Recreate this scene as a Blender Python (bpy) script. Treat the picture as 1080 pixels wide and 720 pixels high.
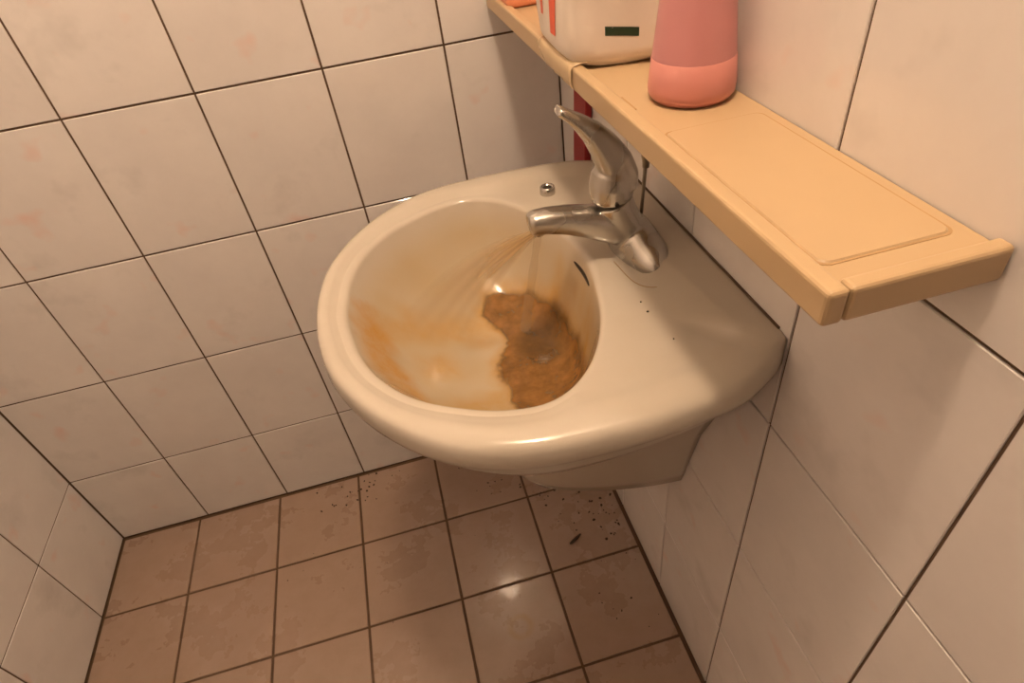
import bpy, bmesh, math, random
from mathutils import Vector, Matrix, noise

for o in list(bpy.data.objects):
    bpy.data.objects.remove(o)
SC = bpy.context.scene
COL = SC.collection

# ------------------------------------------------------------------ camera, world, exposure
cam_d = bpy.data.cameras.new('camera')
cam_d.sensor_fit = 'HORIZONTAL'
cam_d.sensor_width = 36.0
cam_d.lens = 36.0 * 642.36 / 1080.0
cam_d.clip_start = 0.02
cam = bpy.data.objects.new('camera', cam_d)
COL.objects.link(cam)
cam_right = Vector((0.9627, -0.2460, -0.1132)).normalized()
cam_back = Vector((-0.1140, -0.7470, 0.6550)).normalized()
cam_up = cam_back.cross(cam_right).normalized()
cam_right = cam_up.cross(cam_back).normalized()
M = Matrix((cam_right, cam_up, cam_back)).transposed().to_4x4()
M.translation = Vector((-0.319, -1.073, 1.2579))
cam.matrix_world = M
SC.camera = cam

world = bpy.data.worlds.new('world')
world.use_nodes = True
world.node_tree.nodes['Background'].inputs[0].default_value = (0.10, 0.075, 0.05, 1)
world.node_tree.nodes['Background'].inputs[1].default_value = 0.05
SC.world = world
SC.view_settings.view_transform = 'Standard'
SC.view_settings.look = 'None'
SC.view_settings.gamma = 1.0
SC.view_settings.use_curve_mapping = False
SC.view_settings.exposure = 0.0
LAMP_POS = Vector((-0.275, -0.79, 2.31))
LAMP_COLOR = (1.0, 0.735, 0.50)
LAMP_STRENGTH = 258.0
LAMP_R = .065

ROOM_X, ROOM_Y, ROOM_Z = -1.2, -2.2, 2.4
random.seed(7)

# ------------------------------------------------------------------ helpers
def new_mat(name):
    m = bpy.data.materials.new(name); m.use_nodes = True
    nt = m.node_tree
    return m, nt, nt.nodes['Principled BSDF']

def N(nt, kind, **inp):
    n = nt.nodes.new(kind)
    for k, v in inp.items():
        n.inputs[k.replace('_', ' ')].default_value = v
    return n

def noise_tex(nt, scale, detail=3, rough=.55, coord='Object', vec=None):
    n = nt.nodes.new('ShaderNodeTexNoise')
    n.inputs['Scale'].default_value = scale
    n.inputs['Detail'].default_value = detail
    n.inputs['Roughness'].default_value = rough
    if vec is None:
        tc = nt.nodes.new('ShaderNodeTexCoord'); vec = tc.outputs[coord]
    nt.links.new(vec, n.inputs['Vector'])
    return n

def ramp(nt, src, stops):
    r = nt.nodes.new('ShaderNodeValToRGB')
    el = r.color_ramp.elements
    while len(el) < len(stops): el.new(0.5)
    for e, (p, c) in zip(el, stops):
        e.position = p; e.color = (c, c, c, 1) if isinstance(c, (int, float)) else (*c, 1)
    nt.links.new(src, r.inputs[0])
    return r

def mix(nt, fac, a, b, mode='MIX'):
    m = nt.nodes.new('ShaderNodeMix'); m.data_type = 'RGBA'; m.blend_type = mode
    for sock, v in ((m.inputs[0], fac), (m.inputs[6], a), (m.inputs[7], b)):
        if isinstance(v, (int, float)): sock.default_value = v
        elif isinstance(v, tuple): sock.default_value = (*v, 1)
        else: nt.links.new(v, sock)
    return m.outputs[2]

def bump(nt, bsdf, src, strength, dist=.002):
    b = nt.nodes.new('ShaderNodeBump')
    b.inputs['Strength'].default_value = strength; b.inputs['Distance'].default_value = dist
    nt.links.new(src, b.inputs['Height']); nt.links.new(b.outputs[0], bsdf.inputs['Normal'])

def simple(name, col, rough=.5, metal=0.0, var=.12, scale=40):
    m, nt, b = new_mat(name)
    n = noise_tex(nt, scale)
    c = mix(nt, n.outputs[0], tuple(x * (1 - var) for x in col), tuple(min(1, x * (1 + var)) for x in col))
    nt.links.new(c, b.inputs['Base Color'])
    b.inputs['Roughness'].default_value = rough; b.inputs['Metallic'].default_value = metal
    return m

def link(name, me, mat=None, parent=None, loc=None, smooth=False):
    o = bpy.data.objects.new(name, me); COL.objects.link(o)
    if mat is not None and len(me.materials) == 0: me.materials.append(mat)
    if parent is not None: o.parent = parent
    if loc is not None: o.location = loc
    if smooth:
        for p in me.polygons: p.use_smooth = True
    return o

def bm_mesh(bm, name):
    bmesh.ops.recalc_face_normals(bm, faces=bm.faces[:])
    me = bpy.data.meshes.new(name); bm.to_mesh(me); bm.free(); return me

def empty(name, loc, label=None, cat=None, group=None):
    o = bpy.data.objects.new(name, None); COL.objects.link(o); o.location = loc
    o.empty_display_size = .02
    if label: tag(o, label, cat, group)
    return o

def tag(o, label, cat, group=None, kind=None):
    o['label'] = label
    if cat: o['category'] = cat
    if group: o['group'] = group
    if kind: o['kind'] = kind
    return o

def box_bm(x0, x1, y0, y1, z0, z1, bev=0.0, seg=1):
    bm = bmesh.new()
    bmesh.ops.create_cube(bm, size=1.0)
    for v in bm.verts:
        v.co = Vector(((x0 + x1) / 2 + v.co.x * (x1 - x0), (y0 + y1) / 2 + v.co.y * (y1 - y0), (z0 + z1) / 2 + v.co.z * (z1 - z0)))
    if bev: bmesh.ops.bevel(bm, geom=bm.edges[:], offset=bev, segments=seg, affect='EDGES', profile=.5)
    return bm

def loft(bm, rings, cap0=True, cap1=True):
    R = [[bm.verts.new(p) for p in r] for r in rings]
    n = len(R[0])
    for a, b in zip(R, R[1:]):
        for i in range(n):
            bm.faces.new((a[i], a[(i + 1) % n], b[(i + 1) % n], b[i]))
    if cap0: bm.faces.new(R[0][::-1])
    if cap1: bm.faces.new(R[-1])
    return bm

def lathe(bm, prof, center, seg=32, axis=None):
    """prof: list of (radius, height)"""
    c = Vector(center)
    rings = []
    for r, h in prof:
        ring = []
        for i in range(seg):
            a = 2 * math.pi * i / seg
            p = Vector((r * math.cos(a), r * math.sin(a), h))
            if axis is not None: p = axis @ p
            ring.append(c + p)
        rings.append(ring)
    return loft(bm, rings)

def tube(bm, pts, radii, seg=12, sup=2.0, flat=None):
    """sweep; radii: list of (r_side, r_normal); frames kept upright around world Y as the side axis when flat given"""
    pts = [Vector(p) for p in pts]
    rings = []
    side_prev = None
    for i, p in enumerate(pts):
        t = (pts[min(i + 1, len(pts) - 1)] - pts[max(i - 1, 0)]).normalized()
        s = Vector(flat) if flat else (side_prev or (t.cross(Vector((0, 0, 1))) if abs(t.z) < .9 else Vector((0, 1, 0))))
        s = (s - t * s.dot(t)).normalized(); side_prev = s
        nrm = t.cross(s).normalized()
        ra, rb_ = radii[i] if isinstance(radii[i], tuple) else (radii[i], radii[i])
        ring = []
        for k in range(seg):
            a = 2 * math.pi * k / seg
            ca, sa = math.cos(a), math.sin(a)
            ring.append(p + s * ra * math.copysign(abs(ca) ** (2 / sup), ca) + nrm * rb_ * math.copysign(abs(sa) ** (2 / sup), sa))
        rings.append(ring)
    return loft(bm, rings)

def sstep(a, b, x):
    t = max(0.0, min(1.0, (x - a) / (b - a))); return t * t * (3 - 2 * t)

# ------------------------------------------------------------------ materials of the room
def wall_tile_mat():
    m, nt, b = new_mat('glazed_wall_tile')
    tc = nt.nodes.new('ShaderNodeTexCoord')
    inf = nt.nodes.new('ShaderNodeObjectInfo')
    add = nt.nodes.new('ShaderNodeVectorMath'); add.operation = 'ADD'
    sc = nt.nodes.new('ShaderNodeVectorMath'); sc.operation = 'SCALE'
    cmb = nt.nodes.new('ShaderNodeCombineXYZ')
    for i in range(3): nt.links.new(inf.outputs['Random'], cmb.inputs[i])
    nt.links.new(cmb.outputs[0], sc.inputs[0]); sc.inputs['Scale'].default_value = 37.0
    nt.links.new(tc.outputs['Object'], add.inputs[0]); nt.links.new(sc.outputs[0], add.inputs[1])
    v = add.outputs[0]
    n1 = noise_tex(nt, 9, 4, .6, vec=v); n2 = noise_tex(nt, 17, 2, .5, vec=v); n3 = noise_tex(nt, 5, 5, .65, vec=v)
    c = mix(nt, ramp(nt, n3.outputs[0], [(.35, 0), (.7, 1)]).outputs[0], (.80, .765, .75), (.72, .685, .675))
    c = mix(nt, ramp(nt, n1.outputs[0], [(.58, 0), (.78, .55)]).outputs[0], c, (.56, .535, .52))
    c = mix(nt, ramp(nt, n2.outputs[0], [(.64, 0), (.82, .65)]).outputs[0], c, (.78, .52, .46))
    nt.links.new(c, b.inputs['Base Color'])
    b.inputs['Roughness'].default_value = .06
    bump(nt, b, n1.outputs[0], .02)
    return m

def floor_tile_mat():
    m, nt, b = new_mat('wet_floor_tile')
    tc = nt.nodes.new('ShaderNodeTexCoord')
    geo = nt.nodes.new('ShaderNodeNewGeometry')
    v = geo.outputs['Position']
    n1 = noise_tex(nt, 6, 5, .65, vec=v); n2 = noise_tex(nt, 26, 4, .7, vec=v); n3 = noise_tex(nt, 90, 3, .6, vec=v)
    c = mix(nt, n1.outputs[0], (.375, .268, .215), (.32, .22, .165))
    c = mix(nt, ramp(nt, n2.outputs[0], [(.40, 0), (.9, .35)]).outputs[0], c, (.23, .148, .10))
    # rusty ring left by a small can or pipe
    s = nt.nodes.new('ShaderNodeVectorMath'); s.operation = 'DISTANCE'
    nt.links.new(v, s.inputs[0]); s.inputs[1].default_value = (-.303, -.505, 0)
    rr = ramp(nt, s.outputs['Value'], [(.012, 0), (.021, .75), (.030, 0)])
    c = mix(nt, mix(nt, 1.0, rr.outputs[0], n2.outputs[0], 'MULTIPLY'), c, (.32, .17, .03))
    nt.links.new(c, b.inputs['Base Color'])
    r = ramp(nt, n1.outputs[0], [(.3, .22), (.7, .36)])
    nt.links.new(r.outputs[0], b.inputs['Roughness'])
    n4 = noise_tex(nt, 38, 3, .55, vec=v)
    bump(nt, b, n4.outputs[0], .10, .002)
    b.inputs['Coat Weight'].default_value = 1.0; b.inputs['Coat Roughness'].default_value = .03; b.inputs['Coat IOR'].default_value = 1.4
    n5 = noise_tex(nt, 22, 2, .5, vec=v)
    bp = nt.nodes.new('ShaderNodeBump'); bp.inputs['Strength'].default_value = .09; bp.inputs['Distance'].default_value = .002
    nt.links.new(n5.outputs[0], bp.inputs['Height']); nt.links.new(bp.outputs[0], b.inputs['Coat Normal'])
    return m

M_WT = wall_tile_mat()
M_FT = floor_tile_mat()
M_GROUT_W = simple('brown_wall_grout', (.11, .066, .040), .9, var=.35, scale=30)
M_GROUT_F = simple('brown_floor_grout', (.105, .060, .032), .8, var=.35, scale=25)
M_PLASTER = simple('ceiling_paint', (.74, .71, .66), .8)

def tiled_paint():
    m, nt, b = new_mat('tiled_wall_surface')
    tc = nt.nodes.new('ShaderNodeTexCoord')
    br = nt.nodes.new('ShaderNodeTexBrick'); br.offset = 0
    br.inputs['Scale'].default_value = 1.0
    br.inputs['Brick Width'].default_value = .2; br.inputs['Row Height'].default_value = .2487
    br.inputs['Mortar Size'].default_value = .002
    br.inputs['Color1'].default_value = (.15, .12, .10, 1); br.inputs['Color2'].default_value = (.13, .105, .085, 1)  # dark tone chosen to cut light bounced off the unseen front wall
    br.inputs['Mortar'].default_value = (.09, .055, .035, 1)
    nt.links.new(tc.outputs['UV'], br.inputs['Vector']); nt.links.new(br.outputs[0], b.inputs['Base Color'])
    b.inputs['Roughness'].default_value = .2
    return m
M_TILED = tiled_paint()

# ------------------------------------------------------------------ room shell
REC = .0022          # how far the joints lie behind the tile faces
def structure(name, bm, mat):
    o = link(name, bm_mesh(bm, name), mat); o['kind'] = 'structure'; return o

wall_back = structure('wall_back', box_bm(ROOM_X - .1, .1, REC, .1, -.1, ROOM_Z), M_GROUT_W)
wall_right = structure('wall_right', box_bm(REC, .1, ROOM_Y - .1, REC, -.1, ROOM_Z), M_GROUT_W)
floor = structure('floor', box_bm(ROOM_X - .1, REC, ROOM_Y - .1, REC, -.1, -REC), M_GROUT_F)
ceiling = structure('ceiling', box_bm(ROOM_X - .1, .1, ROOM_Y - .1, .1, ROOM_Z, ROOM_Z + .1), M_PLASTER)

def uv_wall(name, x0, x1, y0, y1):
    bm = box_bm(x0, x1, y0, y1, -.1, ROOM_Z)
    uv = bm.loops.layers.uv.new('UVMap')
    for f in bm.faces:
        for l in f.loops:
            l[uv].uv = (l.vert.co.x + l.vert.co.y, l.vert.co.z - .2333)
    return structure(name, bm, M_TILED)
wall_left = structure('wall_left', box_bm(ROOM_X - .1, ROOM_X - REC, ROOM_Y - .1, REC, -.1, ROOM_Z), M_GROUT_W)
wall_front = uv_wall('wall_front', ROOM_X, REC, ROOM_Y - .1, ROOM_Y)

_tile_cache = {}
def tile_mesh(w, h, mat):
    key = (round(w, 4), round(h, 4), mat.name)
    if key not in _tile_cache:
        bm = bmesh.new()
        t, c = .006, .0009
        def ring(iw, z): return [(-w / 2 + iw, -h / 2 + iw, z), (w / 2 - iw, -h / 2 + iw, z), (w / 2 - iw, h / 2 - iw, z), (-w / 2 + iw, h / 2 - iw, z)]
        loft(bm, [ring(0, -t), ring(0, -c), ring(c, 0)])
        me = bm_mesh(bm, 'tile'); me.materials.append(mat)
        _tile_cache[key] = me
    return _tile_cache[key]

def lines(start, first, step, end):
    out = [start]; v = first
    while v > end + .02:
        out.append(v); v -= step
    out.append(end); return out

def lay(parent, mat, us, vs, gu, gv, place, eu, ev):
    """us, vs sorted joint positions; gu, gv joint widths; eu / ev joint width kept at the first line"""
    for i in range(len(us) - 1):
        for j in range(len(vs) - 1):
            a0, a1 = sorted((us[i], us[i + 1])); b0, b1 = sorted((vs[j], vs[j + 1]))
            a0 += gu / 2; a1 -= gu / 2; b0 += gv / 2; b1 -= gv / 2
            if i == 0: a1 -= eu
            if j == 0: b0 += ev if vs[1] > vs[0] else 0; b1 -= 0 if vs[1] > vs[0] else ev
            o = bpy.data.objects.new('tile', tile_mesh(a1 - a0, b1 - b0, mat)); COL.objects.link(o)
            o.parent = parent
            jit = random.uniform(-.0003, .0003)
            o.matrix_local = place((a0 + a1) / 2, (b0 + b1) / 2, jit)

zl = [0.0]; z = .2333
while z < ROOM_Z - .02: zl.append(z); z += .2487
zl.append(ROOM_Z)
def frame(o, xa, ya, za):
    m = Matrix((xa, ya, za)).transposed().to_4x4(); m.translation = Vector(o); return m
lay(wall_back, M_WT, lines(0, -.1935, .2, ROOM_X), zl, .0034, .0034,
    lambda u, v, j: frame((u, -j, v), (1, 0, 0), (0, 0, 1), (0, -1, 0)), 0, .0035)
lay(wall_right, M_WT, lines(0, -.107, .2, ROOM_Y), zl, .0029, .0029,
    lambda u, v, j: frame((-j, u, v), (0, -1, 0), (0, 0, 1), (-1, 0, 0)), .0005, .004)
lay(wall_left, M_WT, lines(0, -.207, .2, ROOM_Y), zl, .0034, .0034,
    lambda u, v, j: frame((ROOM_X + j, u, v), (0, 1, 0), (0, 0, 1), (1, 0, 0)), .0005, .004)
lay(floor, M_FT, lines(0, -.2068, .2018, ROOM_X), lines(0, -.2079, .2029, ROOM_Y), .0052, .0052,
    lambda u, v, j: frame((u, v, j), (1, 0, 0), (0, 1, 0), (0, 0, 1)), .004, .003)

# ------------------------------------------------------------------ ceiling lamp (the room's only light)
def ceiling_lamp():
    root = empty('ceiling_lamp', (LAMP_POS.x, LAMP_POS.y, ROOM_Z), 'round warm glowing globe lamp fixed to the ceiling above the washbasin', 'lamp')
    bm = bmesh.new(); lathe(bm, [(.058, 0), (.058, -.012), (.05, -.022), (.03, -.03), (.03, -.045)], (0, 0, 0), 32)
    link('lamp_base', bm_mesh(bm, 'lamp_base'), simple('lamp_base_plastic', (.8, .78, .72), .4), root, smooth=False)
    m, nt, b = new_mat('glowing_globe')
    b.inputs['Base Color'].default_value = (.9, .8, .6, 1)
    b.inputs['Emission Color'].default_value = (*LAMP_COLOR, 1); b.inputs['Emission Strength'].default_value = LAMP_STRENGTH
    bm = bmesh.new(); bmesh.ops.create_uvsphere(bm, u_segments=24, v_segments=16, radius=LAMP_R)
    link('globe', bm_mesh(bm, 'globe'), m, root, loc=(0, 0, LAMP_POS.z - ROOM_Z), smooth=True)
ceiling_lamp()

# ------------------------------------------------------------------ washbasin
DX, DY = -.185, -.476
YC = -.476
def spline(pts, n=8):
    """open Catmull-Rom through pts"""
    P = [Vector(p) for p in pts]; P = [P[0] * 2 - P[1]] + P + [P[-1] * 2 - P[-2]]
    out = []
    for i in range(1, len(P) - 2):
        for k in range(n):
            t = k / n
            a, b, c, d = P[i - 1], P[i], P[i + 1], P[i + 2]
            out.append(.5 * ((2 * b) + (c - a) * t + (2 * a - 5 * b + 4 * c - d) * t * t + (3 * b - a - 3 * c + d) * t ** 3))
    out.append(P[-2]); return out

OUT_H = [(-.4505, -.05), (-.452, 0), (-.449, .05), (-.438, .1), (-.416, .148), (-.387, .19), (-.354, .224), (-.315, .25), (-.267, .266), (-.216, .272), (-.146, .272), (-.065, .262), (-.022, .243), (0, .228)]
BOWL_H = [(-.411, -.04), (-.415, 0), (-.411, .04), (-.403, .08), (-.385, .122), (-.352, .163), (-.305, .193), (-.268, .207), (-.235, .210), (-.205, .198), (-.175, .168), (-.15, .122), (-.133, .065), (-.124, 0), (-.133, -.065)]
def half(pts, lo, hi):
    s = spline(pts, 8); return s[8 * lo: len(s) - 8 * hi]
_o = half(OUT_H, 1, 0); OUT = [(p.x, p.y) for p in _o] + [(p.x, -p.y) for p in _o[::-1][:-1]]
_b = half(BOWL_H, 1, 1); BOWL = [(p.x, p.y) for p in _b] + [(p.x, -p.y) for p in _b[::-1][1:-1]]

def polar(poly):
    Q = [(x - DX, y) for x, y in poly]
    def r(th):
        dx, dy = math.cos(th), math.sin(th); best = 0.0
        for i in range(len(Q)):
            ax, ay = Q[i]; bx, by = Q[(i + 1) % len(Q)]
            ex, ey = bx - ax, by - ay
            det = dx * ey - dy * ex
            if abs(det) < 1e-14: continue
            t = (ax * ey - ay * ex) / det; s = (ax * dy - ay * dx) / det
            if t > 0 and -1e-7 <= s <= 1 + 1e-7: best = max(best, t)
        return best
    return r
R_OUT, R_BOWL = polar(OUT), polar(BOWL)
NA = 224
TH = [2 * math.pi * i / NA for i in range(NA)]
RO = [R_OUT(t) for t in TH]; RB = [R_BOWL(t) for t in TH]
def rb_at(th):
    f = (th % (2 * math.pi)) / (2 * math.pi) * NA; i = int(f) % NA; w = f - int(f)
    return RB[i] * (1 - w) + RB[(i + 1) % NA] * w
EDGE_Z, DEPTH = .831, .131
def bowl_z(x, y):
    dx, dy = x - DX, y - DY
    u = min(1.0, math.hypot(dx, dy) / rb_at(math.atan2(dy, dx)))
    return EDGE_Z - DEPTH * (1 - u ** 3.3)

def inside(poly, x, y):
    c = False; n = len(poly)
    for i in range(n):
        x1, y1 = poly[i]; x2, y2 = poly[(i + 1) % n]
        if (y1 > y) != (y2 > y) and x < (x2 - x1) * (y - y1) / (y2 - y1) + x1: c = not c
    return c
def sdist(poly, x, y):
    d = 9; n = len(poly)
    for i in range(n):
        x1, y1 = poly[i]; x2, y2 = poly[(i + 1) % n]
        ex, ey = x2 - x1, y2 - y1
        t = max(0, min(1, ((x - x1) * ex + (y - y1) * ey) / (ex * ex + ey * ey)))
        d = min(d, math.hypot(x - x1 - t * ex, y - y1 - t * ey))
    return d if inside(poly, x, y) else -d

RUST_LEFT = [(-.407, -.436), (-.392, -.425), (-.380, -.452), (-.376, -.497), (-.362, -.541), (-.345, -.59), (-.36, -.61), (-.38, -.59), (-.396, -.563), (-.406, -.525), (-.411, -.488)]
RUST_STREAKS = [[(-.39, -.43), (-.349, -.393), (-.242, -.384), (-.234, -.423), (-.255, -.438), (-.309, -.423), (-.378, -.461)],
                [(-.35, -.476), (-.315, -.457), (-.305, -.491), (-.344, -.513)],
                [(-.355, -.61), (-.316, -.555), (-.249, -.524), (-.245, -.62), (-.288, -.655)]]
DIRTY = [(-.238, -.352), (-.212, -.350), (-.176, -.372), (-.152, -.42), (-.1455, -.459), (-.145, -.504), (-.150, -.535), (-.165, -.595), (-.195, -.632), (-.23, -.632), (-.25, -.595), (-.252, -.555), (-.246, -.534), (-.256, -.508), (-.251, -.479), (-.238, -.457), (-.226, -.437), (-.231, -.416), (-.243, -.404), (-.252, -.385)]

def ceramic_mat():
    m, nt, b = new_mat('aged_ceramic')
    n1 = noise_tex(nt, 14, 5, .65); n2 = noise_tex(nt, 60, 4, .7); n3 = noise_tex(nt, 26, 5, .7)
    c = mix(nt, n1.outputs[0], (.55, .50, .43), (.50, .445, .365))
    c = mix(nt, ramp(nt, n2.outputs[0], [(.62, 0), (.8, .3)]).outputs[0], c, (.55, .45, .33))
    at = nt.nodes.new('ShaderNodeAttribute'); at.attribute_name = 'stain'
    sep = nt.nodes.new('ShaderNodeSeparateColor'); nt.links.new(at.outputs['Color'], sep.inputs[0])
    nm = ramp(nt, n3.outputs[0], [(.25, .35), (.65, 1)])
    c = mix(nt, sep.outputs[2], c, (.45, .34, .185))
    c = mix(nt, mix(nt, 1.0, sep.outputs[0], nm.outputs[0], 'MULTIPLY'), c, (.47, .245, .06))
    c = mix(nt, mix(nt, 1.0, sep.outputs[1], nm.outputs[0], 'MULTIPLY'), c, (.47, .285, .09))
    nt.links.new(c, b.inputs['Base Color'])
    b.inputs['Roughness'].default_value = .16
    b.inputs['Coat Weight'].default_value = .2; b.inputs['Coat Roughness'].default_value = .08
    return m
M_CER = ceramic_mat()
M_CHROME = None

def chrome_mat():
    m, nt, b = new_mat('worn_chrome')
    n1 = noise_tex(nt, 14, 2, .5); n2 = noise_tex(nt, 520, 2, .6); n3 = noise_tex(nt, 18, 3, .6)
    c = mix(nt, ramp(nt, n1.outputs[0], [(.35, 0), (.7, 1)]).outputs[0], (.54, .52, .49), (.47, .445, .41))
    c = mix(nt, ramp(nt, n3.outputs[0], [(.56, 0), (.78, .4)]).outputs[0], c, (.44, .34, .20))
    nt.links.new(c, b.inputs['Base Color'])
    b.inputs['Metallic'].default_value = .9
    nt.links.new(ramp(nt, n1.outputs[0], [(.3, .20), (.75, .34)]).outputs[0], b.inputs['Roughness'])
    bump(nt, b, n2.outputs[0], .10, .0005)
    return m
M_CHROME = chrome_mat()
M_DARK = simple('dark_gap', (.03, .022, .016), .7)

def washbasin():
    root = empty('washbasin', (0, YC, .60), 'cream ceramic washbasin on the tiled wall, stained brown inside its bowl', 'washbasin')
    inv = Vector((0, YC, .60))
    bm = bmesh.new()
    lay_c = bm.verts.layers.float_color.new('stain')
    def deck(x): return .838 + .015 * sstep(-.05, -.004, x)
    rings = []
    def ring(fr, fz):
        r = []
        for i, t in enumerate(TH):
            rad = fr(i); x = DX + rad * math.cos(t); y = DY + rad * math.sin(t)
            xo = DX + RO[i] * math.cos(t)
            wall = sstep(-.016, -.001, xo)
            zz = fz(i, x, y, wall)
            r.append(bm.verts.new(Vector((min(x, -.0006), y, zz)) - inv))
        rings.append(r)
    # underside
    for f, zz in ((.16, .655), (.5, .668), (.76, .715), (.9, .772)):
        ring(lambda i, f=f: RO[i] * f, lambda i, x, y, w, zz=zz: zz)
    for s, zz in ((.03, .797), (.013, .806), (.005, .8095), (.001, .814), (-.0006, .822)):
        ring(lambda i, s=s: RO[i] - s, lambda i, x, y, w, zz=zz: zz)
    def sc(i): return max(.2, min(1, (RO[i] - RB[i] - .014) / .058))
    for s, zz in ((.0008, .8325), (.0032, .8392), (.0095, .8428), (.020, .8445), (.034, .8441), (.042, .8425), (.050, .8399), (.058, .8387)):
        ring(lambda i, s=s: RO[i] - s * sc(i), lambda i, x, y, w, zz=zz: (zz * (1 - w) + .853 * w) if zz < .84 else max(zz * (1 - w) + .853 * w, deck(x)) if w > 0 else zz)
    for k in (.35, .7):
        ring(lambda i, k=k: (RO[i] - .058 * sc(i)) * (1 - k) + (RB[i] + .011) * k, lambda i, x, y, w: deck(x))
    for e, dz in ((.011, 0), (.0065, .0006), (.003, .0022), (.001, .0046)):
        ring(lambda i, e=e: RB[i] + e, lambda i, x, y, w, dz=dz: .838 - dz)
    nb = 44
    bowl_rings = []
    for k in range(nb + 1):
        q = k / nb
        f = lambda i, q=q: RB[i] * (1 - q) + .021 * q
        ring(f, lambda i, x, y, w: bowl_z(x, y))
        bowl_rings.append(len(rings) - 1)
    for a, b in zip(rings, rings[1:]):
        for i in range(NA):
            bm.faces.new((a[i], a[(i + 1) % NA], b[(i + 1) % NA], b[i]))
    bm.faces.new(rings[0][::-1]); bm.faces.new(rings[-1])
    for v in bm.verts: v[lay_c] = (0, 0, 0, 1)
    for k in bowl_rings:
        for v in rings[k]:
            x, y = v.co.x, v.co.y + YC
            nx = noise.noise(Vector((x * 45, y * 45, 1))) * .008; ny = noise.noise(Vector((x * 45, y * 45, 9))) * .008
            r = sstep(-.012, .010, sdist(RUST_LEFT, x + nx, y + ny))
            g = max(sstep(-.02, .016, sdist(p, x + nx, y + ny)) for p in RUST_STREAKS) * .75
            g = max(g, sstep(-.02, .004, sdist(DIRTY, x + nx, y + ny)))
            uu = sstep(.838, .79, v.co.z + .60) * (.75 + .25 * noise.noise(Vector((x * 14, y * 30, 4))))
            v[lay_c] = (r, g, uu * .8, 1)
    shell = link('basin_shell', bm_mesh(bm, 'basin_shell'), M_CER, root, smooth=True)
    # half pedestal under the bowl
    bm = bmesh.new(); rr = []
    for zz, dep, hw, n in ((.418, .214, .066, 1.45), (.421, .224, .071, 1.5), (.45, .244, .079, 1.6), (.50, .260, .090, 1.7), (.577, .28, .109, 1.8), (.64, .295, .135, 1.9), (.69, .315, .158, 2.0)):
        ring = []
        for k in range(65):
            a = -math.pi / 2 + math.pi * k / 64
            ca, sa = math.cos(a), math.sin(a)
            ring.append((-.0008 - dep * abs(ca) ** (2 / n), math.copysign(abs(sa) ** (2 / n), sa) * hw, zz - .60))
        rr.append(ring)
    loft(bm, rr)
    ped = link('half_pedestal', bm_mesh(bm, 'half_pedestal'), M_CER, root, smooth=True)
    # waste fitting
    zb = EDGE_Z - DEPTH - .60
    bm = bmesh.new(); lathe(bm, [(.021, -.004), (.0235, .0005), (.0232, .0022), (.021, .003), (.0185, .0018), (.0175, -.002)], (DX, 0, zb), 40)
    wr = link('waste_ring', bm_mesh(bm, 'waste_ring'), M_CHROME, root, smooth=True)
    bm = bmesh.new(); lathe(bm, [(.0155, -.004), (.0165, .0), (.0158, .0012), (.011, .0024), (.004, .003), (.0008, .0031)], (DX, 0, zb), 40)
    link('stopper', bm_mesh(bm, 'stopper'), M_CHROME, root, smooth=True)
    # overflow slot on the wall side of the bowl
    bm = bmesh.new(); up = []; lo = []
    for k in range(17):
        q = k / 16; y = YC + .030 - .060 * q; hh = .0032 * math.sqrt(max(.02, 1 - (2 * q - 1) ** 2))
        def surf(uo):
            # walk out along the ray until the wanted depth below the edge
            th = math.atan2(y - DY, .06); r0 = rb_at(th)
            return th, r0
        th, r0 = surf(0)
        for arr, dz in ((up, hh), (lo, -hh)):
            zt = .815 + dz
            u = max(0.0, 1 - (EDGE_Z - zt) / DEPTH) ** (1 / 3.3)
            p = Vector((DX + r0 * u * math.cos(th), DY + r0 * u * math.sin(th), zt)) - inv
            arr.append(p + Vector((-.0007, 0, .0004)))
    uv_ = [bm.verts.new(p) for p in up]; lv = [bm.verts.new(p) for p in lo]
    ub = [bm.verts.new(p + Vector((.005, 0, -.002))) for p in up]; lb = [bm.verts.new(p + Vector((.005, 0, -.002))) for p in lo]
    for k in range(16):
        bm.faces.new((uv_[k], uv_[k + 1], lv[k + 1], lv[k])); bm.faces.new((uv_[k], uv_[k + 1], ub[k + 1], ub[k])); bm.faces.new((lv[k], lv[k + 1], lb[k + 1], lb[k]))
        bm.faces.new((ub[k], ub[k + 1], lb[k + 1], lb[k]))
    sl = link('overflow_slot', bm_mesh(bm, 'overflow_slot'), M_DARK, root); sl['label'] = 'dark narrow overflow slot'
    # chrome stud for the plug chain on the far side of the deck
    px, py = -.1175, -.300
    bm = bmesh.new(); lathe(bm, [(.0108, -.004), (.0112, .001), (.0108, .0095), (.0097, .011), (.0068, .0106), (.006, .0075)], (px, py - YC, .838 - .60), 28)
    st = link('chain_stud', bm_mesh(bm, 'chain_stud'), M_CHROME, root, smooth=True); st['label'] = 'small chrome stud with hollow top'
    bm = bmesh.new(); lathe(bm, [(.0062, .007), (.0062, .0092)], (px, py - YC, .838 - .60), 24)
    link('stud_hole', bm_mesh(bm, 'stud_hole'), M_DARK, st).parent = st
    rng = random.Random(11)
    for x, y, r_ in ((-.097, -.584, .0010), (-.097, -.602, .0013), (-.091, -.652, .0010)):
        bm = bmesh.new()
        rings_ = [[(x + f_ * r_ * math.cos(a * 1.047) * rng.uniform(.7, 1.2), y - YC + f_ * r_ * math.sin(a * 1.047) * rng.uniform(.7, 1.2), zz - .60) for a in range(6)] for f_, zz in ((1, .8372), (1, .8389), (.5, .8394))]
        loft(bm, rings_); link('dirt_speck', bm_mesh(bm, 'dirt_speck'), M_DARK, root)
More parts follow.
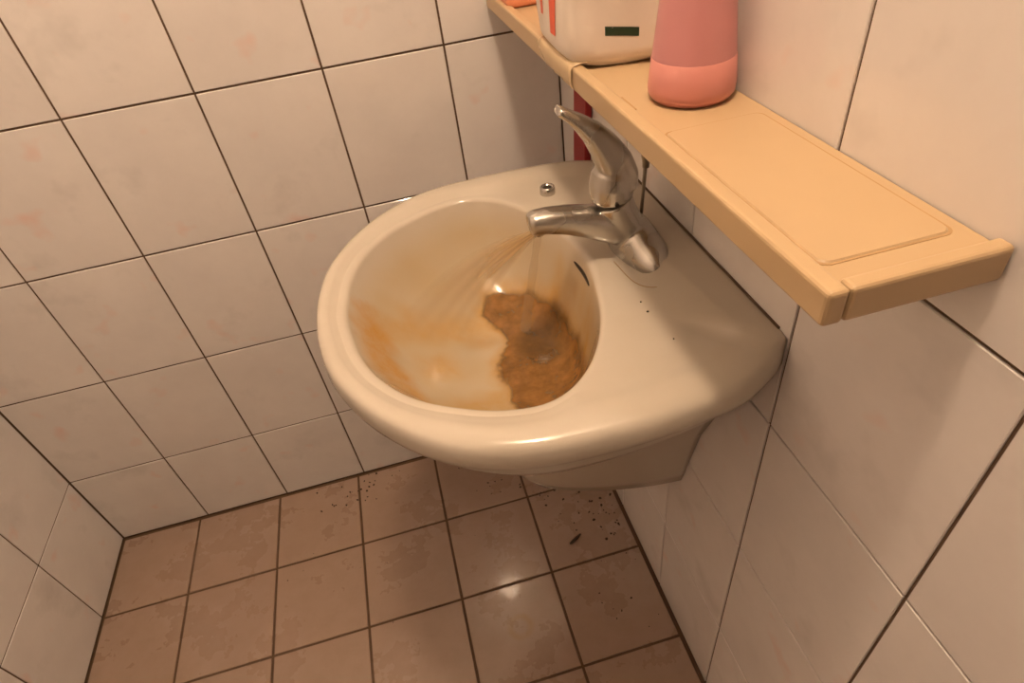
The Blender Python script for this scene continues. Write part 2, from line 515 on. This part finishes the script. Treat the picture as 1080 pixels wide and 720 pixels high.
    bm = bmesh.new(); pts = [Vector((-.0012, y_ - YC, .8542 - .60)) for y_ in (-.690, -.60, -.48, -.36, -.262)]
    tube(bm, pts, [.0014] * 5, 8)
    sm = link('wall_seam', bm_mesh(bm, 'wall_seam'), simple('dark_sealant', (.10, .06, .035), .8), root); sm['label'] = 'dark brown sealant seam along the wall'
    # sealant line printed around the faucet foot by old putty
    bm = bmesh.new()
    pts = []
    for (x, y) in [(-.095, -.50), (-.089, -.548), (-.07, -.566), (-.038, -.562), (-.020, -.545), (-.018, -.50)]:
        pts.append((x, y - YC, .8385 + .015 * sstep(-.05, -.004, x) - .60))
    pts = spline(pts, 5)
    tube(bm, pts, [.0006] * len(pts), 6)
    link('putty_line', bm_mesh(bm, 'putty_line'), simple('old_putty', (.42, .31, .2), .8), root)
    return root
BASIN = washbasin()

# ------------------------------------------------------------------ faucet
def faucet():
    bx, z0 = -.056, .8385
    root = empty('faucet', (bx, YC, z0), 'worn chrome single lever faucet standing on the washbasin, water running from it', 'faucet')
    o = Vector((bx, YC, z0))
    def add_remesh(ob, vox, it=6):
        r = ob.modifiers.new('blend', 'REMESH'); r.mode = 'VOXEL'; r.voxel_size = vox; r.use_smooth_shade = True
        s = ob.modifiers.new('soften', 'SMOOTH'); s.factor = .5; s.iterations = it
    bm = bmesh.new()
    # long foot along the wall
    rings = []
    for k in range(25):
        q = -1 + 2 * k / 24
        y = .071 * math.sin(q * math.pi / 2)
        f = math.sqrt(max(0.02, 1 - abs(y / .0722) ** 2.7))
        h = .031 * f + .012 * math.exp(-(y / .026) ** 2); w = .0275 * f + .001 * math.exp(-(y / .03) ** 2)
        cx = -.005 * math.exp(-(y / .03) ** 2)
        ring = []
        for a_ in range(20):
            a = math.pi * a_ / 19
            ring.append(Vector((cx + w * math.cos(a), y, h * max(0, math.sin(a)))))
        ring.append(Vector((cx - w, y, -.004))); ring.append(Vector((cx + w, y, -.004)))
        rings.append(ring)
    loft(bm, rings)
    # leaning tower
    tower = [((bx - .006, YC, .845), (.027, .022)), ((-.071, YC, .868), (.0255, .0225)), ((-.081, YC, .889), (.0245, .0225)), ((-.088, YC, .9085), (.0240, .0228))]
    tube(bm, [Vector(p) - o for p, _ in tower], [r for _, r in tower], 28, flat=(0, 1, 0))
    # spout
    sp = [((-.068, YC, .868), (.024, .024)), ((-.095, YC, .8775), (.0225, .0215)), ((-.120, YC, .8875), (.0195, .0185)), ((-.145, YC, .8955), (.0175, .0162)), ((-.168, YC, .9000), (.0160, .0145)), ((-.184, YC, .9010), (.0148, .0132)), ((-.189, YC, .9008), (.0118, .0100))]
    tube(bm, [Vector(p) - o for p, _ in sp], [r for _, r in sp], 24, sup=2.5, flat=(0, 1, 0))
    body = link('body', bm_mesh(bm, 'body'), M_CHROME, root); add_remesh(body, .0014, 22)
    # aerator under the tip
    bm = bmesh.new(); ax = Matrix.Rotation(math.radians(14), 3, 'Y')
    lathe(bm, [(.0085, .004), (.0088, -.0115), (.0075, -.0135), (.0068, -.013)], Vector((-.1765, YC, .8985)) - o, 28, ax)
    link('aerator', bm_mesh(bm, 'aerator'), M_CHROME, root, smooth=True)
    # lever with its cap
    bm = bmesh.new()
    cap = [((-.0882, YC, .9105), (.0248, .0234)), ((-.0886, YC, .915), (.0258, .0246)), ((-.0886, YC, .927), (.0260, .0252)), ((-.087, YC, .940), (.0248, .0242)), ((-.083, YC, .951), (.019, .0195)), ((-.081, YC, .957), (.010, .010))]
    tube(bm, [Vector(p) - o for p, _ in cap], [r for _, r in cap], 28, flat=(0, 1, 0))
    lev = [((-.0790, YC, .922), (.0215, .0185)), ((-.0810, YC, .938), (.0215, .0215)), ((-.0865, YC, .9555), (.0205, .0200)), ((-.0960, YC, .9730), (.0190, .0168)), ((-.1085, YC, .9900), (.0172, .0128)), ((-.1225, YC, 1.0040), (.0150, .0088)), ((-.1345, YC, 1.0140), (.0125, .0058)), ((-.1425, YC, 1.0200), (.0112, .0052)), ((-.1468, YC, 1.0228), (.0095, .0042))]
    tube(bm, [Vector(p) - o for p, _ in lev], [r for _, r in lev], 24, sup=3.2, flat=(0, 1, 0))
    h = link('lever_handle', bm_mesh(bm, 'lever_handle'), M_CHROME, root); add_remesh(h, .0012, 12)
    # dark index screw at the seam under the cap
    bm = bmesh.new(); lathe(bm, [(.0024, -.001), (.0024, .0012)], Vector((-.092, YC - .0262, .914)) - o, 12, Matrix.Rotation(math.radians(90), 3, 'X'))
    link('set_screw', bm_mesh(bm, 'set_screw'), M_DARK, root)
    # lift rod behind the tower
    bm = bmesh.new()
    a, b = Vector((-.0360, -.440, .842)) - o, Vector((-.0310, -.440, .931)) - o
    tube(bm, [a, a.lerp(b, .5), b], [.0024] * 3, 10)
    rod = link('lift_rod', bm_mesh(bm, 'lift_rod'), simple('rod_steel', (.30, .26, .21), .35, .85), root, smooth=True)
    bm = bmesh.new()
    lathe(bm, [(.0022, -.013), (.0042, -.012), (.0046, -.003), (.0058, .001), (.0058, .005), (.003, .007)], b, 16)
    link('rod_knob', bm_mesh(bm, 'rod_knob'), simple('knob_steel', (.34, .29, .23), .35, .85), rod, smooth=True)
    return root
faucet()

# ------------------------------------------------------------------ running water and dirty pool
def water_mat(name, col, alpha, rough=.08, noise_scale=60, edge=False):
    m, nt, b = new_mat(name)
    n = noise_tex(nt, noise_scale, 5, .65)
    b.inputs['Roughness'].default_value = rough
    b.inputs['IOR'].default_value = 1.33
    if edge:
        at = nt.nodes.new('ShaderNodeAttribute'); at.attribute_name = 'depth'
        sep = nt.nodes.new('ShaderNodeSeparateColor'); nt.links.new(at.outputs['Color'], sep.inputs[0])
        nr = ramp(nt, n.outputs[0], [(.36, 0), (.64, 1)])
        n2 = noise_tex(nt, 28, 5, .7)
        c = mix(nt, nr.outputs[0], col, tuple(x * .62 for x in col))
        c = mix(nt, mix(nt, 1.0, sep.outputs[1], ramp(nt, n2.outputs[0], [(.3, .4), (.6, 1)]).outputs[0], 'MULTIPLY'), c, (.105, .060, .022))
        nt.links.new(c, b.inputs['Base Color'])
        mul = mix(nt, 1.0, sep.outputs[0], ramp(nt, n2.outputs[0], [(.25, .55), (.55, alpha)]).outputs[0], 'MULTIPLY')
        nt.links.new(mul, b.inputs['Alpha'])
        bump(nt, b, n.outputs[0], .3, .003)
    else:
        nt.links.new(mix(nt, n.outputs[0], col, tuple(x * .8 for x in col)), b.inputs['Base Color'])
        b.inputs['Alpha'].default_value = alpha
    return m

def dirty_pool():
    bm = bmesh.new(); lay_c = bm.verts.layers.float_color.new('depth')
    st = .0024; grid = {}
    xs = int(.16 / st); ys = int(.34 / st)
    for i in range(xs):
        for j in range(ys):
            x = -.28 + i * st; y = -.66 + j * st
            nx = noise.noise(Vector((x * 60, y * 60, 3))) * .009 + noise.noise(Vector((x * 150, y * 150, 3))) * .004
            ny = noise.noise(Vector((x * 60, y * 60, 7))) * .009 + noise.noise(Vector((x * 150, y * 150, 8))) * .004
            uu = math.hypot(x - DX, y - DY) / rb_at(math.atan2(y - DY, x - DX)); calm = 1 - .9 * sstep(.35, .7, uu)
            d = sdist(DIRTY, x + nx * calm, y + ny * calm)
            if d < -.006: continue
            if math.hypot(x - DX, y - DY) > rb_at(math.atan2(y - DY, x - DX)) * .96: continue
            th = .0012 + .0035 * sstep(-.004, .02, d) + .0008 * noise.noise(Vector((x * 130, y * 130, 0)))
            v = bm.verts.new((x, y, bowl_z(x, y) + th))
            near = math.hypot((x + .188) / 1.0, (y + .462) / 1.2)
            v[lay_c] = (sstep(-.004, .006, d), .85 * sstep(.048, .018, near), 0, 1); grid[(i, j)] = v
    for (i, j), v in list(grid.items()):
        k = [(i, j), (i + 1, j), (i + 1, j + 1), (i, j + 1)]
        if all(q in grid for q in k): bm.faces.new([grid[q] for q in k])
    for v in [v for v in bm.verts if not v.link_faces]: bm.verts.remove(v)
    me = bm_mesh(bm, 'dirty_water')
    o = link('dirty_water', me, water_mat('muddy_brown_water', (.30, .15, .045), .93, .12, 45, True), smooth=True)
    tag(o, 'muddy brown water pooling around the drain of the basin bowl', 'water')
dirty_pool()

def water_jets():
    root = empty('running_water', (-.178, YC, .886), 'murky water running from the faucet spout in two jets into the bowl', 'water')
    o = Vector((-.178, YC, .886))
    rng = random.Random(5)
    bm = bmesh.new(); lay_c = bm.verts.layers.float_color.new('depth')
    A_ = Vector((-.386, -.470, 0)); B_ = Vector((-.278, -.424, 0)); NU, NQ = 18, 20; fr, bk = {}, {}
    for side, store in ((1, fr), (-1, bk)):
        for i in range(NU + 1):
            f = i / NU
            e = A_.lerp(B_, f); e.z = bowl_z(e.x, e.y) + .001
            s0 = Vector((-.1865 + .014 * f, YC, .890)); lift = .030 * (1 - .6 * f)
            for k in range(NQ + 1):
                q = k / NQ
                p = s0.lerp(e, q); p.z += lift * 4 * q * (1 - q); p.y += side * (.0035 * (1 - q) + .004 * q) * math.sin(math.pi * f) ** .5
                v = bm.verts.new(p - o); store[i, k] = v
                lat = math.sin(math.pi * f) ** .7 * (.8 + .2 * math.sin(f * 31 + q * 2))
                v[lay_c] = ((.62 * (1 - q) ** 1.3 + .10 * (1 - q ** 3)) * lat, 0, 0, 1)
    for store in (fr, bk):
        for i in range(NU):
            for k in range(NQ): bm.faces.new((store[i, k], store[i + 1, k], store[i + 1, k + 1], store[i, k + 1]))
    bmesh.ops.remove_doubles(bm, verts=bm.verts[:], dist=.00001)
    wj, nt, b = new_mat('spraying_water')
    at = nt.nodes.new('ShaderNodeAttribute'); at.attribute_name = 'depth'
    sep = nt.nodes.new('ShaderNodeSeparateColor'); nt.links.new(at.outputs['Color'], sep.inputs[0])
    nt.links.new(sep.outputs[0], b.inputs['Alpha'])
    nn = noise_tex(nt, 40); nt.links.new(mix(nt, nn.outputs[0], (.95, .72, .40), (.90, .66, .35)), b.inputs['Base Color'])
    b.inputs['Roughness'].default_value = .4; b.inputs['IOR'].default_value = 1.33
    link('side_jet', bm_mesh(bm, 'side_jet'), wj, root, smooth=True)
    bm = bmesh.new(); pts = []; rad = []
    for k in range(16):
        q = k / 15
        x = -.178 - .022 * q; y = YC + .045 * q; z = .888 - .176 * q
        pts.append(Vector((x, y, max(z, bowl_z(x, y) + .001))) - o); rad.append(.0042 + .0032 * q + .0006 * math.sin(q * 22))
    tube(bm, pts, rad, 14)
    link('falling_jet', bm_mesh(bm, 'falling_jet'), water_mat('falling_water', (.90, .72, .46), .17, .06, 30), root, smooth=True)
water_jets()

# ------------------------------------------------------------------ shelf and the things on it
SH_X, SH_Z0, SH_TOP = -.1155, 1.0235, 1.0460
M_SHELF = simple('cream_shelf_plastic', (.50, .36, .21), .38, var=.06, scale=12)
M_GROOVE = simple('groove_shade', (.42, .27, .13), .6)  # darker shelf tone, paints the shade inside the moulded grooves
def wall_shelf():
    root = empty('wall_shelf', (0, -.45, SH_Z0), 'cream plastic shelf with raised rim, fixed to the tiled wall over the faucet', 'shelf')
    y0, y1 = -.86 + .45, -.006 + .45
    xf = SH_X; h = SH_TOP - SH_Z0
    bm = box_bm(xf + .004, -.001, y0 + .003, y1, .002, h - .004, .0015, 2)
    link('shelf_board', bm_mesh(bm, 'shelf_board'), M_SHELF, root)
    bm = box_bm(xf, xf + .0135, y0, y1, 0, h + .0015, .0032, 3)
    link('front_rim', bm_mesh(bm, 'front_rim'), M_SHELF, root, smooth=False)
    bm = box_bm(xf + .0135, -.001, y0, y0 + .012, 0, h + .0015, .0032, 3)
    link('end_rim', bm_mesh(bm, 'end_rim'), M_SHELF, root)
    # raised tray panel with a rounded outline, and a small moulded slot
    def panel(ya, yb, name):
        bm = bmesh.new(); rings = []
        for ins, zz in ((0, h - .006), (0, h - .0038), (.0012, h - .0026)):
            ring = []
            xa, xb = xf + .017 + ins, -.012 - ins; a_, b_ = ya + ins, yb - ins; r = .007
            for cx, cy, a0 in ((xb - r, b_ - r, 0), (xa + r, b_ - r, 90), (xa + r, a_ + r, 180), (xb - r, a_ + r, 270)):
                for k in range(6):
                    a = math.radians(a0 + 18 * k); ring.append((cx + r * math.cos(a), cy + r * math.sin(a), zz))
            rings.append(ring)
        loft(bm, rings); link(name, bm_mesh(bm, name), M_SHELF, root)
        bm = bmesh.new(); n = len(rings[0]); i_, o_ = [], []
        for p in rings[0]:
            d = Vector((p[0] - (xf - .012) / 2, p[1] - (ya + yb) / 2, 0))
            sx_, sy_ = math.copysign(.0013, d.x), math.copysign(.0013, d.y)
            o_.append((p[0] + sx_, p[1] + sy_, h - .0036)); i_.append((p[0] - sx_ * .2, p[1] - sy_ * .2, h - .0036))
        vi = [bm.verts.new(p) for p in i_]; vo = [bm.verts.new(p) for p in o_]; vd = [bm.verts.new((p[0], p[1], h - .006)) for p in o_]
        for k in range(n):
            bm.faces.new((vi[k], vi[(k + 1) % n], vo[(k + 1) % n], vo[k])); bm.faces.new((vo[k], vo[(k + 1) % n], vd[(k + 1) % n], vd[k]))
        link('panel_groove', bm_mesh(bm, 'panel_groove'), M_GROOVE, root)
    panel(-.83 + .45, -.622 + .45, 'tray_panel')
    bm = box_bm(xf + .0165, xf + .0185, -.562 + .45, -.528 + .45, h - .006, h - .0035)
    link('moulded_groove', bm_mesh(bm, 'moulded_groove'), M_GROOVE, root)
    for yy in (-.80, -.20):
        bm = bmesh.new()
        loft(bm, [[(-.001, yy + .45 - .006, .002), (-.085, yy + .45 - .006, .002), (-.001, yy + .45 - .006, -.05)], [(-.001, yy + .45 + .006, .002), (-.085, yy + .45 + .006, .002), (-.001, yy + .45 + .006, -.05)]])
        if yy < -.7:
            link('bracket', bm_mesh(bm, 'bracket'), M_SHELF, root)
        else: bm.free()
wall_shelf()
TOPZ = SH_TOP - .004

def tissue_pack():
    cx, cy = -.060, -.375
    root = empty('tissue_pack', (cx, cy, TOPZ), 'white plastic wrapped tissue pack with red print and a dark green bar, on the shelf', 'tissue pack')
    m, nt, b = new_mat('pack_film')
    tc = nt.nodes.new('ShaderNodeTexCoord')
    n1 = noise_tex(nt, 22, 4, .6); n2 = noise_tex(nt, 55, 3, .6)
    c = mix(nt, n1.outputs[0], (.80, .72, .64), (.74, .64, .55))
    nt.links.new(c, b.inputs['Base Color']); b.inputs['Roughness'].default_value = .33
    bump(nt, b, n1.outputs[0], .35, .004)
    # soft pillow shaped body
    bm = bmesh.new(); rings = []
    ang = 0.0; H = .135; HX, HY = .055, .073
    for k in range(30):
        q = k / 29
        z = H * (.5 - .5 * math.cos(math.pi * q))
        e = min(z, H - z); f = 1 - .12 * max(0, 1 - e / .016) ** 2.2
        bulge = 1 + .035 * math.sin(math.pi * q)
        ring = []
        for i in range(72):
            a = 2 * math.pi * i / 72; ca, sa = math.cos(a), math.sin(a); n_ = 7.0
            x = HX * f * bulge * math.copysign(abs(ca) ** (2 / n_), ca); y = HY * f * bulge * math.copysign(abs(sa) ** (2 / n_), sa)
            if y < 0: y *= 1 + .22 * (x / HX) * (-y / HY)
            w = noise.noise(Vector((x * 26, y * 26, z * 20))) * .0035
            x += w * ca; y += w * sa
            # bottom wraps sag: middle of the near face hangs a little lower
            sag = .004 * sstep(.03, 0, z) * (1 - math.cos(x * 55)) * .5
            ring.append((x * math.cos(ang) - y * math.sin(ang), x * math.sin(ang) + y * math.cos(ang), z + sag))
        rings.append(ring)
    loft(bm, rings)
    body = link('wrapped_rolls', bm_mesh(bm, 'wrapped_rolls'), m, root, smooth=True)
    # printed marks lie on the film as thin patches that follow it
    def patch(name, pts3, mat):
        bm = bmesh.new()
        vs = [bm.verts.new(p) for p in pts3]; bm.faces.new(vs)
        r = bmesh.ops.extrude_face_region(bm, geom=bm.faces[:])
        return link(name, bm_mesh(bm, name), mat, body)
    green = simple('green_print', (.018, .045, .022), .4); red = simple('red_print', (.78, .10, .03), .4)
    from mathutils.bvhtree import BVHTree
    me = body.data; bvh = BVHTree.FromPolygons([v.co.copy() for v in me.vertices], [tuple(p.vertices) for p in me.polygons])
    def stick(name, origin, u, v, quad, mat, direction, nu=8, nv=8):
        """quad(u,v in 0..1) -> local position in front of the film, pushed along direction onto it"""
        bm = bmesh.new(); g = {}
        for i in range(nu + 1):
            for j in range(nv + 1):
                p = quad(i / nu, j / nv); h_ = bvh.ray_cast(Vector(p), Vector(direction))
                if h_[0] is None: continue
                g[i, j] = bm.verts.new(h_[0] - Vector(direction) * .0005)
        for i in range(nu):
            for j in range(nv):
                k = [(i, j), (i + 1, j), (i + 1, j + 1), (i, j + 1)]
                if all(q in g for q in k): bm.faces.new([g[q] for q in k])
        return link(name, bm_mesh(bm, name), mat, body, smooth=True)
    W = lambda x, y, z: Vector((x - cx, y - cy, z - TOPZ))
    stick('green_bar', None, None, None, lambda a, b_: W(-.082 + .033 * a, -.6, 1.0745 + .0085 * b_ - .004 * a), green, (0, 1, 0))
    stick('red_letter', None, None, None, lambda a, b_: W(-.4, -.372 - .027 * a * (.7 + .3 * b_), 1.068 + .085 * b_), red, (1, 0, 0), 6, 14)
    stick('red_letter', None, None, None, lambda a, b_: W(-.4, -.334 - .014 * a * (.6 + .4 * b_), 1.080 + .075 * b_), red, (1, 0, 0), 6, 14)
    # loose end of the film hanging over the shelf rim
    fm, nt, b = new_mat('clear_film'); nn = noise_tex(nt, 30)
    nt.links.new(mix(nt, nn.outputs[0], (.85, .66, .42), (.76, .57, .34)), b.inputs['Base Color']); b.inputs['Alpha'].default_value = .62; b.inputs['Roughness'].default_value = .22
    bm = bmesh.new(); g = {}
    prof = [(-.088, 1.0505), (-.100, 1.0502), (-.108, 1.0500), (-.1145, 1.0488), (-.1172, 1.0455), (-.1178, 1.038), (-.1176, 1.031), (-.1168, 1.0262)]
    for i in range(13):
        for j, (x, z) in enumerate(prof):
            y = -.437 + .125 * i / 12
            t = j / 7
            cut = 1 if i < 9 else 1 - (i - 9) * .12
            jj = t * cut * 7; j0 = min(6, int(jj)); w = jj - j0
            px = prof[j0][0] * (1 - w) + prof[j0 + 1][0] * w; pz = prof[j0][1] * (1 - w) + prof[j0 + 1][1] * w
            g[i, j] = bm.verts.new(W(px + noise.noise(Vector((y * 60, t * 4, 2))) * .0008, y, pz))
    for i in range(12):
        for j in range(7): bm.faces.new((g[i, j], g[i + 1, j], g[i + 1, j + 1], g[i, j + 1]))
    fo = link('film_flap', bm_mesh(bm, 'film_flap'), fm, root, smooth=True)
    s = fo.modifiers.new('thickness', 'SOLIDIFY'); s.thickness = .0003
tissue_pack()

def soap_bottle():
    c = (-.0420, -.556)
    root = empty('soap_bottle', (*c, TOPZ), 'translucent pink bottle of liquid soap at the near end of the shelf', 'bottle')
    def pm(name, col, alpha, trans):
        m, nt, b = new_mat(name); n = noise_tex(nt, 20)
        nt.links.new(mix(nt, n.outputs[0], col, tuple(x * .93 for x in col)), b.inputs['Base Color'])
        b.inputs['Roughness'].default_value = .3; b.inputs['Transmission Weight'].default_value = trans
        b.inputs['Subsurface Weight'].default_value = 0
        return m
    R = .0385
    prof = [(R - .012, 0), (R - .004, .0015), (R - .0006, .006), (R, .012), (R - .0022, .036), (R - .007, .08), (R - .0105, .115), (R - .0135, .135), (R - .018, .150), (R - .024, .160), (.0125, .174), (.0125, .186)]
    bm = bmesh.new(); lathe(bm, prof, (0, 0, 0), 48)
    link('bottle_body', bm_mesh(bm, 'bottle_body'), pm('pink_plastic', (.76, .34, .35), 1, .25), root, smooth=True)
    # liquid shows through the wall as a deeper band
    bm = bmesh.new(); lathe(bm, [(R - .012, -.0) , (R - .0036, .0012), (R - .0001, .006), (R + .0004, .012), (R - .0018, .036), (R - .0022, .0362)], (0, 0, .0002), 48)
    link('liquid_soap', bm_mesh(bm, 'liquid_soap'), pm('salmon_liquid', (.76, .31, .27), 1, .22), root, smooth=True)
    bm = bmesh.new(); lathe(bm, [(.0155, .178), (.0160, .180), (.0160, .198), (.0145, .200)], (0, 0, 0), 32)
    cap = link('cap', bm_mesh(bm, 'cap'), simple('white_cap', (.8, .77, .72), .4), root)
soap_bottle()

def orange_box():
    root = empty('soap_box', (-.068, -.075, TOPZ), 'orange pink plastic soap box at the far corner end of the shelf', 'soap box')
    m = simple('orange_plastic', (.80, .30, .16), .35, var=.06)
    bm = box_bm(-.042, .042, -.058, .052, 0, .026, .008, 3); link('box_base', bm_mesh(bm, 'box_base'), m, root)
    bm = box_bm(-.043, .043, -.059, .053, .0265, .048, .009, 3); link('lid', bm_mesh(bm, 'lid'), m, root)
orange_box()

# ------------------------------------------------------------------ red strip on the wall beyond the basin
def red_strip():
    m = simple('dark_red_plastic', (.30, .008, .014), .4, var=.15, scale=30)
    bm = box_bm(-.0055, .0055, -.029, .029, -.17, .17, .002, 2)
    o = link('red_strip', bm_mesh(bm, 'red_strip'), m, None, loc=(-.0068, -.128, .80))
    o.rotation_euler = (math.radians(8), 0, 0)
    tag(o, 'dark red flat strip on the tiled wall behind the faucet lever', 'strip')
red_strip()

# ------------------------------------------------------------------ dirt on the floor
def floor_dirt():
    m = simple('dark_grit', (.045, .026, .015), .9, var=.4)
    rng = random.Random(3)
    bm = bmesh.new()
    def chip(x, y, a, b, rot):
        n = 6; rings = []
        pts = [(math.cos(2 * math.pi * k / n) * a * rng.uniform(.6, 1.1), math.sin(2 * math.pi * k / n) * b * rng.uniform(.6, 1.1)) for k in range(n)]
        for s, z in ((1, -.0002), (.8, .0012)):
            rings.append([(x + s * (px * math.cos(rot) - py * math.sin(rot)), y + s * (px * math.sin(rot) + py * math.cos(rot)), z) for px, py in pts])
        loft(bm, rings)
    def cloud(cx, cy, sx, sy, n, big):
        for _ in range(n):
            x = rng.gauss(cx, sx); y = rng.gauss(cy, sy)
            if x > -.008 or y > -.008: continue
            a = big * rng.uniform(.25, 1) ; chip(x, y, a, a * rng.uniform(.4, .9), rng.uniform(0, 6.3))
    cloud(-.105, -.215, .05, .06, 34, .0045)
    cloud(-.04, -.33, .025, .04, 22, .005)
    cloud(-.27, -.11, .045, .05, 30, .0042)
    cloud(-.22, -.03, .05, .02, 20, .0045)
    cloud(-.62, -.06, .06, .03, 26, .0042)
    cloud(-.06, -.52, .05, .05, 12, .0035)
    cloud(-.45, -.2, .2, .1, 14, .002)
    o = link('floor_grit', bm_mesh(bm, 'floor_grit'), m)
    tag(o, 'dark specks of grit scattered over the wet floor tiles', 'dirt', kind='stuff')
    bm = bmesh.new(); p = [Vector((-.148, -.361, .0030)), Vector((-.140, -.357, .0034)), Vector((-.128, -.351, .0034)), Vector((-.118, -.345, .0032))]
    tube(bm, p, [.0022, .0034, .0036, .0018], 8)
    t = link('twig_bit', bm_mesh(bm, 'twig_bit'), m, smooth=True)
    tag(t, 'short dark twig of debris on the floor tile under the basin', 'debris')
floor_dirt()
